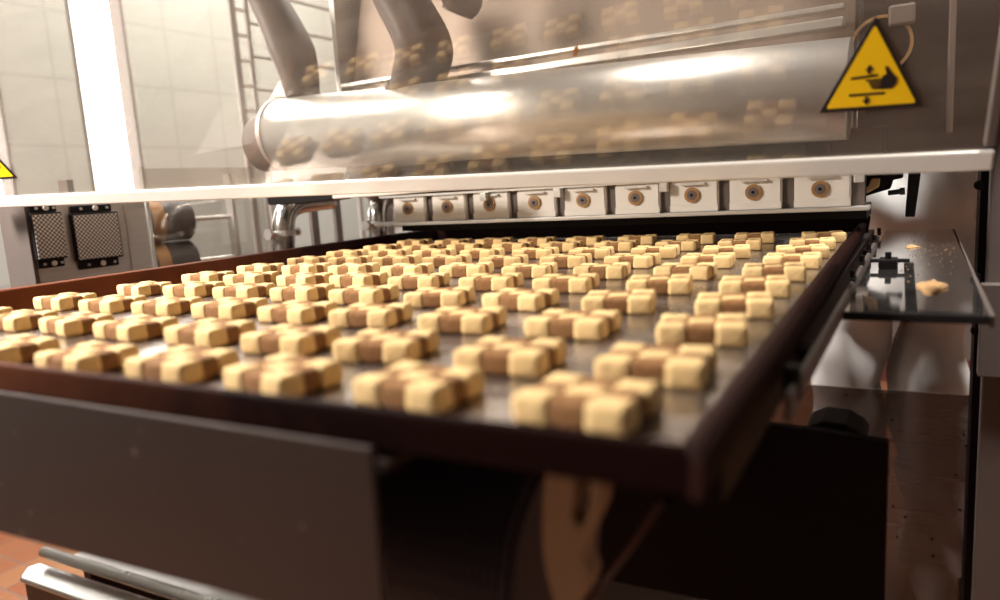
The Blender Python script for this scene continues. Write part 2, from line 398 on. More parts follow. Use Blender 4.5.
# black cover panel under the right of the tray
co = thing('machine_cover', (-1.2, 4.2, -TZ/U), 'black sheet metal cover panel under the right side of the tray', 'panel')
e0 = at(889, 441, Y=4.0)
bm = bmesh.new(); prism(bm, [(-7, 4.0, e0[2]+.05), (e0[0]-.5, 4.0, e0[2]+.02), (e0[0], 4.0, e0[2]-.02), (e0[0]-.02, 4.0, -TZ/U), (-7, 4.0, -TZ/U)], (0, .12, 0))
link('cover_sheet', bm, M['dark'], co, bevel=.01)
bm = bmesh.new(); prism(bm, [at(x, y, Y=4.3) for x, y in ((800, 445), (805, 428), (822, 422), (845, 425), (862, 435), (868, 445))], (0, .5, 0)); link('motor_hump', bm, M['black'], co, bevel=.03)
bm = bmesh.new(); box(bm, -7, .6, 4.12, 4.3, -1.7, -1.5); link('stiffener', bm, M['dark'], co)
# geared motor with finned navy body, seen below the front rim
mo = thing('geared_motor', (-.9, .75, -1.9), 'dark navy finned cylindrical motor under the front edge of the tray', 'motor')
c = at(400, 545, Y=.9); x0 = c[0]; zc = -1.05; yc = 1.0; rr = .62
x1 = at(538, 545, Y=.9)[0]+.1
bm = bmesh.new(); tube(bm, [(x0, yc, zc), (x1, yc, zc)], rr-.05, 40); link('motor_body', bm, M['navy'], mo, smooth=False)
bm = bmesh.new()
for i in range(22):
    x = x0+.04+(x1-x0-.1)*i/21; tube(bm, [(x, yc, zc), (x+.022, yc, zc)], rr, 40)
link('cooling_fins', bm, M['navy'], mo)
bm = bmesh.new(); box(bm, x0+.2, x1-.1, yc-.4, yc+.4, zc-rr-.25, zc-rr+.04); link('mounting_foot', bm, M['dark'], mo)
bm = bmesh.new(); box(bm, x0+.1, x1, yc-.25, yc+.25, zc+rr-.05, -.32); link('hanger', bm, M['dark'], mo)
# tan forked bracket
br = thing('forked_bracket', at(570, 600, Y=.45), 'tan curved forked bracket hanging below the front rim beside the dark motor', 'bracket')
ol = [(545, 455), (572, 455), (575, 500), (571, 518), (576, 527), (583, 524), (588, 505), (588, 455), (603, 455), (603, 490), (599, 512), (590, 531), (584, 548), (583, 562), (590, 578), (586, 592), (578, 606), (560, 618), (552, 600), (545, 575), (541, 545), (541, 505)]
bm = bmesh.new(); prism(bm, [at(x, y, Y=.40) for x, y in ol], (0, .16, 0)); link('fork_plate', bm, M['bracket'], br, bevel=.02)
# thin diagonal rod
rd = thing('diagonal_rod', at(590, 600, Y=.9), 'thin dark red rod slanting down from the tray front corner', 'rod')
bm = bmesh.new(); tube(bm, [at(668, 492, Y=.55), at(625, 553, Y=.7), at(560, 640, Y=.8)], .02, 10); link('rod_bar', bm, mat('dark_red_rod', (.07, .018, .016), .4), rd, smooth=True)
bm = bmesh.new(); tube(bm, [at(668, 492, Y=.50), at(668, 492, Y=.62)], .05, 12); link('rod_eye', bm, M['dark'], rd)

# stainless channel low at the left
st = thing('stainless_channel', at(100, 575, Y=1.2), 'bright stainless steel channel with a round top bar above the terracotta floor', 'steel channel')
def row_at(px, py, Y): return at(px, py, Y=Y)
p0 = at(44, 552, Y=1.2); dch = (at(200, 600.5, Y=1.2)-p0).normalized()*6.2; p1 = p0+dch
bm = bmesh.new(); tube(bm, [p0, p1], .055, 16); link('top_bar', bm, M['polish'], st, smooth=True)
zf = p0[2]-.12; B0 = at(40, 562, Z=zf); q = at(19, 578, Z=zf)
bm = bmesh.new(); mid = at(27, 567, Z=zf); dn = Vector((0, 0, -.05))
prism(bm, [q, mid, B0, B0+dn, q+dn], dch)
link('flat_flange', bm, M['steel'], st, bevel=.02)
bm = bmesh.new(); prism(bm, [q+Vector((.03, .03, -.05)), q+Vector((.03, .1, -.05)), q+Vector((.03, .1, -.9)), q+Vector((.03, .03, -.9))], dch); link('front_face', bm, M['apron'], st)
bm = bmesh.new(); prism(bm, [p0+Vector((.3, .05, -.03)), p0+Vector((.3, 1.6, -.03)), p0+Vector((.3, 1.6, -.08)), p0+Vector((.3, .05, -.08))], dch); link('back_shelf', bm, M['steel'], st)
for dx in (.5, 5.8):
    bm = bmesh.new(); box(bm, q[0]+dx, q[0]+dx+.25, q[1]+.1, q[1]+.30, -TZ/U, q[2]-.06); link('leg', bm, M['dark'], st)

# ------------------------------------------------------------------ depositor (row of nozzles, hood, feed roller)
dep = thing('cookie_depositor', (-3.4, 9.3, .3), 'wide steel cookie depositor with a row of white nozzle blocks over the far tray end', 'depositing machine')
BY = 8.12
bm = bmesh.new(); box(bm, -7.5, .55, BY-.12, BY+.30, .40, .455); link('support_strip', bm, M['steel'], dep, bevel=.01)
bm = bmesh.new(); box(bm, -7.2, .50, BY+.30, 9.45, .27, .44); link('lower_beam', bm, M['black'], dep)
for c in range(9):
    xc = -c*.846-.015; z0 = .46; z1 = .90
    bm = bmesh.new(); box(bm, xc-.345, xc+.345, BY, BY+.5, z0, z1)
    bmesh.ops.bevel(bm, geom=bm.edges[:], offset=.02, segments=2, affect='EDGES')
    nb = link('nozzle_block', bm, M['nylon'], dep)
    bm = bmesh.new(); box(bm, xc-.345, xc+.345, BY-.012, BY, z0, z0+.10); link('lower_lip', bm, M['nylon'], nb, bevel=.004)
    bm = bmesh.new(); ring(bm, (xc-.02, BY, .695), (0, -1, 0), .066, .108, .03); tag(link('sealing_ring', bm, M['brass'], nb), 'orange brass ring')
    bm = bmesh.new(); tube(bm, [(xc-.02, BY, .695), (xc-.02, BY-.04, .695)], .068, 20); link('grommet', bm, M['grommet'], nb)
    bm = bmesh.new(); tube(bm, [(xc-.02, BY-.04, .695), (xc-.02, BY-.050, .695)], .022, 12); link('screw', bm, M['black'], nb)
    bm = bmesh.new(); box(bm, xc-.17, xc+.17, BY-.06, BY, .835, .865); link('clip', bm, M['steel'], nb)
    bm = bmesh.new(); box(bm, xc+.345, xc+.50, BY+.08, BY+.4, z0, z1); link('spacer', bm, M['hose'], dep)
bm = bmesh.new(); box(bm, -7.4, .5, BY-.05, BY+.5, .90, .935); link('clamp_bar', bm, M['steel'], dep)
for c in (0, 3, 5.0, 6.6):
    bm = bmesh.new(); x = .37-c*.846; box(bm, x, x+.12, BY-.14, BY-.02, .76, .90); link('square_stop', bm, M['steel'], dep, bevel=.01)
bm = bmesh.new(); box(bm, -7.5, .7, BY+.05, BY+.8, .935, 1.45); link('manifold', bm, M['dark'], dep, bevel=.02)
# hopper hood behind the roller
bm = bmesh.new()
prism(bm, [(-8.6, 8.6, 1.4), (-8.6, 9.3, 1.4), (-8.6, 10.4, 5.6), (-8.6, 9.7, 5.6)], (8.9, 0, 0))
link('hopper', bm, M['hood'], dep, bevel=.02)
bm = bmesh.new(); box(bm, -8.3, .2, 8.30, 8.6, 2.75, 2.87); link('hopper_rail', bm, M['polish'], dep, bevel=.02)
bm = bmesh.new(); box(bm, -8.3, .2, 8.35, 8.6, 2.98, 3.04); link('hopper_rail', bm, M['polish'], dep, bevel=.01)
# dark gearbox at the right end
bm = bmesh.new(); box(bm, .35, 1.92, 8.7, 10.2, 1.02, 5.4); gb = link('gearbox', bm, M['dark'], dep, bevel=.06)
for (a, b, z, h) in ((.95, 1.25, 3.9, .35), (.7, 1.0, 2.7, .25)):
    bm = bmesh.new(); box(bm, a, b, 8.55, 8.7, z, z+h); link('cover_plate', bm, M['hose'], gb, bevel=.03)
bm = bmesh.new(); ring(bm, (.62, 8.7, 2.5), (0, -1, 0), .33, .37, .05, 30); link('cable_loop', bm, M['brass'], gb)
bm = bmesh.new(); box(bm, 1.36, 1.44, 8.5, 8.58, 1.3, 3.4); link('conduit', bm, M['hose'], gb, bevel=.02)
# lever, latch and bolt at the right end below the gearbox
lv0 = at(912, 172, Y=9.4); lv1 = at(909, 216, Y=9.4)
bm = bmesh.new(); prism(bm, [at(x, y, Y=9.4) for x, y in ((909, 165), (922, 165), (915, 217), (905, 217))], (0, .14, 0)); link('lever', bm, M['black'], dep, bevel=.015)
bm = bmesh.new(); prism(bm, [at(x, y, Y=8.9) for x, y in ((852, 205), (866, 196), (890, 189), (893, 180), (903, 178), (903, 160), (858, 160), (857, 176), (848, 190))], (0, .3, 0)); link('latch_arm', bm, M['dark'], dep, bevel=.015)
bm = bmesh.new(); a = at(888, 193, Y=8.85); b = at(905, 191, Y=8.85); tube(bm, [a, b], .035, 12); tube(bm, [at(900, 191.5, Y=8.85), b], .055, 6); link('latch_bolt', bm, M['black'], dep)
bm = bmesh.new(); a = at(866, 187, Y=8.7); 
prism(bm, [at(x, y, Y=8.75) for x, y in ((852, 197), (852, 190), (868, 187), (872, 178), (880, 178), (879, 187), (868, 193))], (0, .1, 0)); link('dough_smear', bm, M['crumb'], dep, bevel=.02)
# side plates carrying the depositor
for x in (-8.9,):
    bm = bmesh.new(); prism(bm, [(x, 9.5, -.0), (x, 10.2, -.0), (x, 10.3, 5.2), (x, 8.9, 5.2), (x, 8.9, 1.2), (x, 9.5, .9)], (.12, 0, 0)) if x < 0 else box(bm, x, x+.1, 9.6, 10.2, -.1, 1.05)
    link('side_plate', bm, M['steel'] if x < 0 else M['dark'], dep, bevel=.01)
for x in (-8.95,):
    bm = bmesh.new(); box(bm, x, x+.25, 9.7, 10.1, -TZ/U, -.02 if x < 0 else -.1); link('leg', bm, M['dark'], dep)

# feed roller
rol = thing('feed_roller', (-4.2, 7.5, 1.5), 'polished steel roller behind the clear guard above the nozzle blocks', 'roller')
ca, cb = at(283, 97, Y=7.5), at(283, 172, Y=7.5)
cc, ce = at(845, 36, Y=7.5), at(845, 142, Y=7.5)
rz, rrd = (ca[2]+cb[2])/2, (ca[2]-cb[2])/2*.96
rz2, rrd2 = (cc[2]+ce[2])/2, (cc[2]-ce[2])/2*.96
bm = bmesh.new(); tube(bm, [(ca[0], 7.5, rz), (.35, 7.5, rz2)], [rrd, rrd2], 64); link('drum', bm, M['roller'], rol, smooth=False)
for p in rol.children[0].data.polygons: p.use_smooth = len(p.vertices) == 4
bm = bmesh.new(); tube(bm, [(ca[0]-.10, 7.5, rz), (ca[0]-.01, 7.5, rz)], rrd*1.02, 64); link('end_flange', bm, M['steel'], rol)
bm = bmesh.new(); tube(bm, [(ca[0]-.62, 7.5, rz-.12), (ca[0]-.10, 7.5, rz-.12)], rrd*.80, 48); link('bearing_collar', bm, M['hose'], rol)
bm = bmesh.new(); prism(bm, [at(x, y, Y=7.7) for x, y in ((287, 100), (281, 82), (279, 80), (262, 112), (258, 122), (258, 146), (286, 146))], (0, .25, 0)); link('end_bracket', bm, M['steel'], rol, bevel=.02)
bm = bmesh.new(); prism(bm, [at(x, y, Y=7.55) for x, y in ((286, 97), (280, 80), (271, 97))], (0, .12, 0)); tag(link('bracket_cap', bm, M['edge'], rol, bevel=.01), 'white triangular cap')
bm = bmesh.new(); tube(bm, [(.35, 7.5, rz2), (.8, 7.5, rz2)], .25, 24); link('shaft', bm, M['dark'], rol)
bm = bmesh.new(); prism(bm, [(.52, 7.35, rz2-.3), (.52, 7.65, rz2-.3), (.52, 8.75, rz2-.2), (.52, 8.75, rz2+.3), (.52, 7.4, rz2+.3)], (.1, 0, 0)); link('bearing_arm', bm, M['dark'], rol, bevel=.02)
bm = bmesh.new(); prism(bm, [(-9.0, 7.35, rz-.3), (-9.0, 7.65, rz-.3), (-9.0, 9.0, rz-.2), (-9.0, 9.0, rz+.3), (-9.0, 7.4, rz+.3)], (.1, 0, 0)); link('bearing_arm', bm, M['hose'], rol, bevel=.02)

# dark dust hoses in front of the hopper
def hose(label, pts, rads, Y, name='dust_hose'):
    P = bez([at(x, y, Y=Y) for x, y in pts], 8); n = len(P); m = len(rads)-1; R = []
    for i in range(n):
        t = i/(n-1)*m; k = min(int(t), m-1); R.append(rads[k]+(rads[k+1]-rads[k])*(t-k))
    t = thing(name, P[-1], label, 'hose', 'dark hoses behind the guard')
    bm = bmesh.new(); tube(bm, P, R, 28, ratio=.55); link('hose_wall', bm, M['hose'], t, smooth=True)
    bm = bmesh.new()
    e = P[-1]; d = (P[-2]-P[-1]).normalized()
    tube(bm, [e-d*.02, e+d*.10], R[-1]*1.06, 28, ratio=.6); link('hose_cuff', bm, M['hose'], t)
hose('broad dark grey hose slanting down to the left end of the roller', [(225, -75), (268, 0), (292, 50), (304, 96)], [.40, .47, .54, .36], 7.9)
hose('curved dark grey hose bending behind the guard, middle of three', [(372, -60), (402, 0), (424, 45), (418, 78), (408, 96)], [.60, .64, .66, .58, .50], 7.7)
hose('short dark hose end at the top, rightmost of three hoses', [(470, -75), (464, -30), (461, 2), (458, 12)], [.5, .5, .46, .32], 7.7)

# ------------------------------------------------------------------ clear guard
G0 = at(-30, 208.5, Y=3.3); G1 = at(992, 169.5, Y=4.75); LEAN = radians(23)
ga = (G1-G0).normalized(); gup = Vector((0, -sin(LEAN), cos(LEAN))); gup = (gup-ga*gup.dot(ga)).normalized(); gn = ga.cross(gup)   # gn points away from the viewer
if gn.y < 0: gn = -gn
GW = (G1-G0).length; GH = 4.6
gd = thing('safety_guard', G0+(G1-G0)*.5, 'large scratched clear safety guard with white bottom edge hanging over the tray', 'machine guard')
def gpt(a, b, o=0): return G0+ga*a+gup*b+gn*o
bm = bmesh.new()
prism(bm, [gpt(0, .08), gpt(GW-.08, .08), gpt(GW-.08, GH), gpt(0, GH)], gn*.03)
link('clear_sheet', bm, M['guard'], gd)
bm = bmesh.new(); prism(bm, [gpt(0, 0, -.03), gpt(0, .17, -.03), gpt(0, .17, .01), gpt(0, .05, .22), gpt(0, 0, .22)], ga*GW)
tag(link('bottom_edge', bm, M['edge'], gd, bevel=.02), 'thick white rolled bottom edge')
bm = bmesh.new(); prism(bm, [gpt(GW-.08, .2, -.03), gpt(GW, .2, -.03), gpt(GW, GH, -.03), gpt(GW-.08, GH, -.03)], gn*.1); link('end_frame', bm, M['post'], gd, bevel=.015)
bm = bmesh.new(); prism(bm, [gpt(0, GH, -.06), gpt(GW, GH, -.06), gpt(GW, GH+.3, -.06), gpt(0, GH+.3, -.06)], gn*.2); link('top_frame', bm, M['steel'], gd, bevel=.02)
def plane_pt(px, py):
    d = FX+RX*((px-500)/F)+UX*((300-py)/F); C = Vector((CX, CY, 1)); t = (G0-C).dot(gn)/d.dot(gn); v = C+d*t-G0
    return v.dot(ga), v.dot(gup)
def sticker(cx, cy, s):
    """crushing hazard triangle, side s, on the viewer's side of the sheet"""
    def P(u, v, o): return gpt(cx+u*s, cy+v*s, o)
    hh = sqrt(3)/2*1.13
    def tri(k, o0, o1, m, name, parent):
        c = hh/3; pts = []
        for (u, v) in ((-.5, 0), (.5, 0), (0, hh)):
            V = Vector((u*k, c+(v-c)*k)); pts.append(V)
        out = []
        for i in range(3):      # rounded corners
            a, b, d = pts[i-1], pts[i], pts[(i+1) % 3]
            e0 = b+(a-b).normalized()*.03; e1 = b+(d-b).normalized()*.03
            out += [e0, (e0+e1+b*2)/4, e1]
        bm = bmesh.new(); prism(bm, [P(q.x, q.y, o0) for q in out], gn*(o1-o0)); return link(name, bm, m, parent)
    st_ = tri(1.0, -.012, -.0, M['ink'], 'warning_sticker', gd)
    tri(.86, -.016, -.012, M['yellow'], 'yellow_field', st_)
    def shape(pts, name):
        bm = bmesh.new(); prism(bm, [P(u, v, -.020) for u, v in pts], gn*.004); return link(name, bm, M['ink'], st_)
    shape([(-.20, .345), (.05, .36), (.05, .385), (-.20, .37)], 'upper_plate')
    shape([(-.21, .165), (.13, .165), (.13, .19), (-.21, .19)], 'lower_plate')
    shape([(-.045, .395), (-.012, .395), (-.012, .43), (.012, .43), (-.028, .49), (-.068, .43), (-.045, .43)], 'up_arrow')
    shape([(-.055, .15), (-.025, .15), (-.025, .115), (0, .115), (-.04, .06), (-.08, .115), (-.055, .115)], 'down_arrow')
    # hand: palm block with thumb above and four fingers to the left
    shape([(.09, .22), (.20, .22), (.235, .27), (.235, .33), (.20, .365), (.175, .40), (.135, .46), (.115, .45), (.135, .38), (.10, .36), (.085, .32)], 'hand_palm')
    for i, (l, v) in enumerate(((-.06, .315), (-.03, .285), (-.02, .255), (.0, .228))):
        shape([(.09, v-.002), (.09, v+.018), (l+.01, v+.018), (l, v+.008), (l+.01, v-.002)], 'finger')
    return st_
uL = plane_pt(819, 113); uR = plane_pt(923, 106); sgs = uR[0]-uL[0]
o = sticker((uL[0]+uR[0])/2, uL[1], sgs*1.0); o['label'] = 'yellow crushing hazard sticker at the right end'
uS = plane_pt(18, 178); o = sticker(uS[0]-sgs/2, uS[1], sgs); o['label'] = 'yellow crushing hazard sticker at the left end'
# guard hangers up to the ceiling
for a in (.6, GW-.25):
    p = gpt(a, GH+.15, .1); bm = bmesh.new(); tube(bm, [p, (p[0], p[1], (2.9-TZ)/U)], .09, 12); link('hanger_rod', bm, M['steel'], gd, smooth=True)
# plain crumb stuck on the sheet
cp = plane_pt(576, 51); bm = bmesh.new(); prism(bm, [gpt(cp[0]+a*.03, cp[1]+b*.04, -.02) for a, b in ((-.9, -1), (.2, -.9), (.9, .3), (.6, 1.2), (-.2, .9), (-.6, .1))], gn*.02)
tag(link('dough_crumb', bm, mat('brown_crumb', (.33, .12, .03), .7), gd), 'small brown crumb stuck on the sheet')

# ------------------------------------------------------------------ left side: steel box with two reflectors
XP = -11.0
sb = thing('sensor_panel', (XP-.2, 4.6, -.5), 'brushed steel side panel holding two prismatic reflectors left of the tray', 'panel')
pa = at(35, 250, X=XP); pb = at(150, 240, X=XP)
bm = bmesh.new(); box(bm, XP-.35, XP, pa[1], pb[1], -1.2, 1.14); link('panel_sheet', bm, M['steel'], sb, bevel=.02)
bm = bmesh.new(); pf = at(5, 250, Y=pa[1]-.06); box(bm, pf[0], XP+.01, pa[1]-.07, pa[1], -1.2, 1.15); link('front_flange', bm, M['post'], sb, bevel=.01)
bm = bmesh.new(); sy_ = at(128, 240, X=XP)[1]; box(bm, XP, XP+.02, sy_, sy_+.035, -1.2, 1.13); link('seam', bm, M['steel'], sb)
bm = bmesh.new(); box(bm, XP-.3, XP-.1, pa[1]+.1, pb[1]-.1, -TZ/U, -1.2); link('stand', bm, M['dark'], sb)
def reflector(pxa, pxb, label):
    ya = at(pxa, 235, X=XP)[1]; yb = at(pxb, 235, X=XP)[1]
    zt = at((pxa+pxb)/2, 204.5, X=XP)[2]; zb = at((pxa+pxb)/2, 268, X=XP)[2]; w = yb-ya; h = zt-zb
    t = thing('prismatic_reflector', (XP+.05, (ya+yb)/2, zb), label, 'reflector', 'reflectors on the side panel')
    bm = bmesh.new(); e = .13*w
    prism(bm, [(XP+.01, ya+e*.4, zb), (XP+.01, yb-e*.7, zb), (XP+.01, yb-e*.7, zt), (XP+.01, ya+e*.4, zt)], (.035, 0, 0)); link('mounting_tab', bm, M['black'], t, bevel=.02)
    bm = bmesh.new(); box(bm, XP+.02, XP+.10, ya, yb, zb+.13*h, zt-.12*h); link('housing', bm, M['black'], t, bevel=.025)
    bm = bmesh.new(); box(bm, XP+.10, XP+.115, ya+.04*w, yb-.04*w, zb+.16*h, zt-.15*h); tag(link('prism_face', bm, M['prism'], t), 'silver face of tiny square prisms')
    for z in (zb+.065*h, zt-.055*h):
        for f, r in ((.25, .018), (.55, .036), (.8, .018)):
            y = ya+w*f; bm = bmesh.new(); tube(bm, [(XP+.045, y, z), (XP+.075, y, z)], r*1.2, 14); link('screw', bm, M['edge'] if r > .02 else M['polish'], t)
reflector(30, 62, 'prismatic reflector in a black frame, left one of the pair')
reflector(70, 118, 'prismatic reflector in a black frame, right one of the pair')

# clear panel with two dark wheels behind
XQ = -11.15
cpn = thing('side_window_panel', (XQ, 8, -.6), 'clear side panel behind the tray between the sensor panel and bent pipes', 'panel')
ya, yb = at(153, 240, X=XQ)[1], at(276, 240, X=XQ)[1]
bm = bmesh.new(); box(bm, XQ-.03, XQ, ya, yb, -.5, 1.7); link('clear_sheet', bm, M['clear2'], cpn)
bm = bmesh.new(); box(bm, XQ-.06, XQ+.03, ya-.06, ya, -TZ/U, 1.75); link('edge_trim', bm, M['polish'], cpn)
bm = bmesh.new(); box(bm, XQ-.12, XQ+.0, yb, yb+.12, -TZ/U, 1.75); link('edge_trim', bm, M['steel'], cpn)
for (px, py, r, lab) in ((183, 220, .42, 'dark rubber roller with orange band, upper one behind the clear panel'), (188, 262, .46, 'dark rubber roller with orange band, lower one behind the clear panel')):
    c = at(px, py, X=-12.4)
    t = thing('rubber_roller', (c[0], c[1], c[2]-r), lab, 'roller', 'dark rollers behind the clear side panel')
    d = Vector((.25, .97, 0)).normalized()
    bm = bmesh.new(); tube(bm, [c-d*1.7, c-d*1.66, c+d*.06, c+d*.12], [r*.85, r, r, r*.85], 32); link('roller_body', bm, M['wheel'], t, smooth=False)
    bm = bmesh.new(); tube(bm, [c-d*.75, c-d*.5], r*1.02, 32); link('orange_band', bm, M['orange'], t)
    bm = bmesh.new(); tube(bm, [c+d*.12, c+d*1.1], .05, 14); tube(bm, [c-d*2.0, c-d*1.7], .05, 14); link('shaft', bm, M['steel'], t)
rk = thing('roller_stand', (-12.6, 6.8, -TZ/U), 'dark upright stand carrying the two rubber rollers', 'stand')
c = at(183, 240, X=-12.4); d = Vector((.25, .97, 0)).normalized(); q = c-d*2.0
bm = bmesh.new(); box(bm, q[0]-.15, q[0]+.15, q[1]-.12, q[1]+.0, -TZ/U, 1.6); link('upright', bm, M['hose'], rk)
q = c+d*1.1; bm = bmesh.new(); box(bm, q[0]-.1, q[0]+.1, q[1], q[1]+.1, -TZ/U, 1.6); link('upright', bm, M['steel'], rk)

# bent tubes
def pipe(pts, X, r, label, nuts):
    P = bez([at(x, y, X=X) for x, y in pts], 6); P = [Vector((P[0][0], P[0][1], -TZ/U))]+P
    t = thing('bent_pipe', P[0], label, 'pipe', 'bent steel pipes beyond the tray')
    bm = bmesh.new(); tube(bm, P, r, 20); link('pipe_body', bm, M['pipe'], t, smooth=True)
    for (x, y) in nuts:
        c = at(x, y, X=X); s = at(x+10, y, X=X)-c; s.z = 0; s.normalize()
        bm = bmesh.new(); tube(bm, [c-s*(r+.16), c-s*(r+.04), c+s*(r+.04), c+s*(r+.14)], [.05, .05, .05, .05], 8)
        tube(bm, [c-s*(r+.20), c-s*(r+.13)], .11, 6); tube(bm, [c+s*(r+.10), c+s*(r+.16)], .09, 6); link('clamp_bolt', bm, M['polish'], t)
        bm = bmesh.new(); tube(bm, [c-Vector((0, 0, .05)), c+Vector((0, 0, .05))], r*1.06, 20); link('clamp', bm, M['steel'], t)
pipe([(284, 262), (284, 240), (284, 222), (288, 210), (300, 203), (330, 199)], -9.4, .21, 'bent steel pipe beyond the left tray rim, left one of the pair', [(284, 233)])
pipe([(378, 250), (378, 232), (378, 212), (381, 203), (390, 197), (400, 190)], -8.5, .20, 'bent steel pipe beside the end nozzle block, right one of the pair', [(378, 224)])
bb = thing('pipe_manifold', (-9.2, 8.6, 1.2), 'black bar with pale end piece joining the tops of the bent pipes', 'bar')
bm = bmesh.new(); prism(bm, [at(x, y, Y=7.0) for x, y in ((265, 190), (268, 205), (300, 204), (332, 200), (332, 188))], (0, .5, 0)); link('black_bar', bm, M['black'], bb, bevel=.02)
bm = bmesh.new(); prism(bm, [at(x, y, Y=7.0) for x, y in ((332, 188), (332, 199), (380, 196), (460, 189), (460, 183))], (0, .4, 0)); tag(link('pale_bar', bm, M['nylon'], bb, bevel=.02), 'pale end piece of the bar')
ft = thing('machine_side_frame', (-9.8, 10, -TZ/U), 'steel side frame standing behind the two bent pipes', 'machine frame')
for a, b in ((314, 321), (338, 344)):
    y0, y1 = at(a, 240, X=-10.2)[1], at(b, 240, X=-10.2)[1]
    bm = bmesh.new(); box(bm, -10.3, -10.2, y0, y1, -TZ/U, 1.15); link('upright', bm, M['post'], ft, bevel=.02)
y0, y1 = at(306, 240, X=-10.2)[1], at(352, 240, X=-10.2)[1]
bm = bmesh.new(); box(bm, -10.38, -10.3, y0, y1, 1.0, 1.5); link('cross_plate', bm, M['steel'], ft)
bm = bmesh.new(); prism(bm, [at(x, y, Y=11.5) for x, y in ((384, 223), (440, 219), (468, 219), (468, 250), (384, 250))], (0, .2, 0)); link('grey_box', bm, M['steel'], ft, bevel=.02)
bm = bmesh.new(); prism(bm, [at(x, y, Y=11.4) for x, y in ((384, 219), (470, 215), (470, 222), (384, 226))], (0, .1, 0)); link('box_lip', bm, M['post'], ft)

# slotted upright with wire rungs (seen through the guard)
rackx = -17
rk = thing('slotted_rack', (rackx, 12, -TZ/U), 'pale slotted upright rack with rungs against the tiled wall behind the guard', 'rack')
y0, y1 = at(240, 100, X=rackx)[1], at(246, 100, X=rackx)[1]
bm = bmesh.new(); box(bm, rackx-.1, rackx, y0, y1, -TZ/U, 11); link('upright', bm, M['pale'], rk, bevel=.02)
y2, y3 = at(255, 100, X=rackx)[1], at(259, 100, X=rackx)[1]
bm = bmesh.new(); box(bm, rackx-.1, rackx, y2, y3, -TZ/U, 11); link('upright', bm, M['pale'], rk, bevel=.02)
for i in range(9):
    z = 2.2+i*.75; bm = bmesh.new(); box(bm, rackx-.06, rackx-.02, y1, y2, z, z+.12); link('rung', bm, M['nylon'], rk)
y4 = at(350, 100, X=rackx)[1]
for i in range(6):
    z = 2.4+i*1.0; bm = bmesh.new(); box(bm, rackx-.1, rackx-.04, y3, y4, z, z+.08); link('shelf_edge', bm, M['pale'], rk)
bm = bmesh.new(); box(bm, rackx-.1, rackx, y4, y4+.2, -TZ/U, 11); link('upright', bm, M['pale'], rk, bevel=.02)

# ------------------------------------------------------------------ right side: guide rail, glossy shelf, dusty door, post
gr = thing('guide_rail', (.92, 6, -.3), 'grey steel guide rail with black bolts along the right side of the tray', 'rail')
bm = bmesh.new(); box(bm, .575, .61, 1.15, 9.5, -.20, -.06); link('rail_bar', bm, M['post'], gr, bevel=.01)
for y in (5.0, 6.2, 7.4, 8.6, 9.8):
    bm = bmesh.new(); tube(bm, [(.59, y, -.06), (.59, y, .03)], .026, 8); box(bm, .575, .618, y-.12, y+.10, -.07, -.04); link('rail_bolt', bm, M['black'], gr)
bm = bmesh.new(); box(bm, .46, .54, 2.5, 2.7, -.3, -.15); link('rail_bracket', bm, M['dark'], gr); bm = bmesh.new(); box(bm, .46, .54, 8.4, 8.6, -.3, -.15); link('rail_bracket', bm, M['dark'], gr)
kb = at(783, 372, X=.53)
bm = bmesh.new(); tube(bm, [(.58, kb[1]-.05, kb[2]-.12), (.58, kb[1]-.05, kb[2]+.05)], .045, 16); link('end_knob', bm, M['black'], gr)

ZS = -.12
sh = thing('glossy_shelf', (1.25, 7, ZS-.04), 'dark glossy flat shelf with dough scraps beside the far right tray edge', 'shelf')
c1, c2, c3, c4 = at(990, 316, Z=ZS), at(952, 228, Z=ZS), at(862, 228, Z=ZS), at(800, 311, Z=ZS)
bm = bmesh.new(); prism(bm, [(.62, c1[1], ZS), (c1[0], c1[1], ZS), (c1[0]+.04, 11.2, ZS), (.62, 11.2, ZS)], (0, 0, -.05))
gl = mat('dark_mirror_gloss', (.62, .57, .54), .06, .95, bump=.02, bscale=4, var=.25, vscale=14, rvar=.04); link('shelf_plate', bm, gl, sh, bevel=.01)
bm = bmesh.new(); box(bm, .62, c1[0], c1[1]-.03, c1[1], ZS-.06, ZS+.005); link('front_lip', bm, M['black'], sh, bevel=.01)
bm = bmesh.new(); box(bm, c1[0], c1[0]+.03, c1[1], 11.2, ZS-.09, ZS+.0); link('side_lip', bm, M['post'], sh)
for y in (c1[1]+.5, 10.6):
    bm = bmesh.new(); box(bm, .60, c1[0], y, y+.15, ZS-.09, ZS-.05); link('support_bar', bm, M['dark'], sh)
random.seed(3)
def scrap(px, py, r, label):
    c = at(px, py, Z=ZS); bm = bmesh.new(); n = 14; vs = []
    top = bm.verts.new((c[0], c[1], ZS+.05*r/.2)); 
    prev = None; rings = []
    for k, (f, z) in enumerate(((1, 0), (.85, .025), (.5, .042))):
        rings.append([bm.verts.new((c[0]+r*.7*f*cos(2*pi*i/n)*(1+.9*noise.noise((i*.9, px*.37, k*.2))), c[1]+r*2.1*f*sin(2*pi*i/n)*(1+.9*noise.noise((i*.7, py*.37, k*.3))), ZS+z*r/.2)) for i in range(n)])
    for a, b in zip(rings, rings[1:]):
        for i in range(n): bm.faces.new((a[i], a[(i+1) % n], b[(i+1) % n], b[i]))
    for i in range(n): bm.faces.new((rings[-1][i], rings[-1][(i+1) % n], top))
    bm.faces.new(rings[0][::-1])
    o = link('dough_scrap', bm, M['crumb'], smooth=True); tag(o, label, 'dough scrap', 'dough scraps on the glossy shelf')
scrap(932, 287, .17, 'orange brown dough scrap on the glossy shelf, the larger nearer one')
scrap(912, 247, .11, 'thin orange dough scrap on the glossy shelf, the farther one')
bm = bmesh.new()
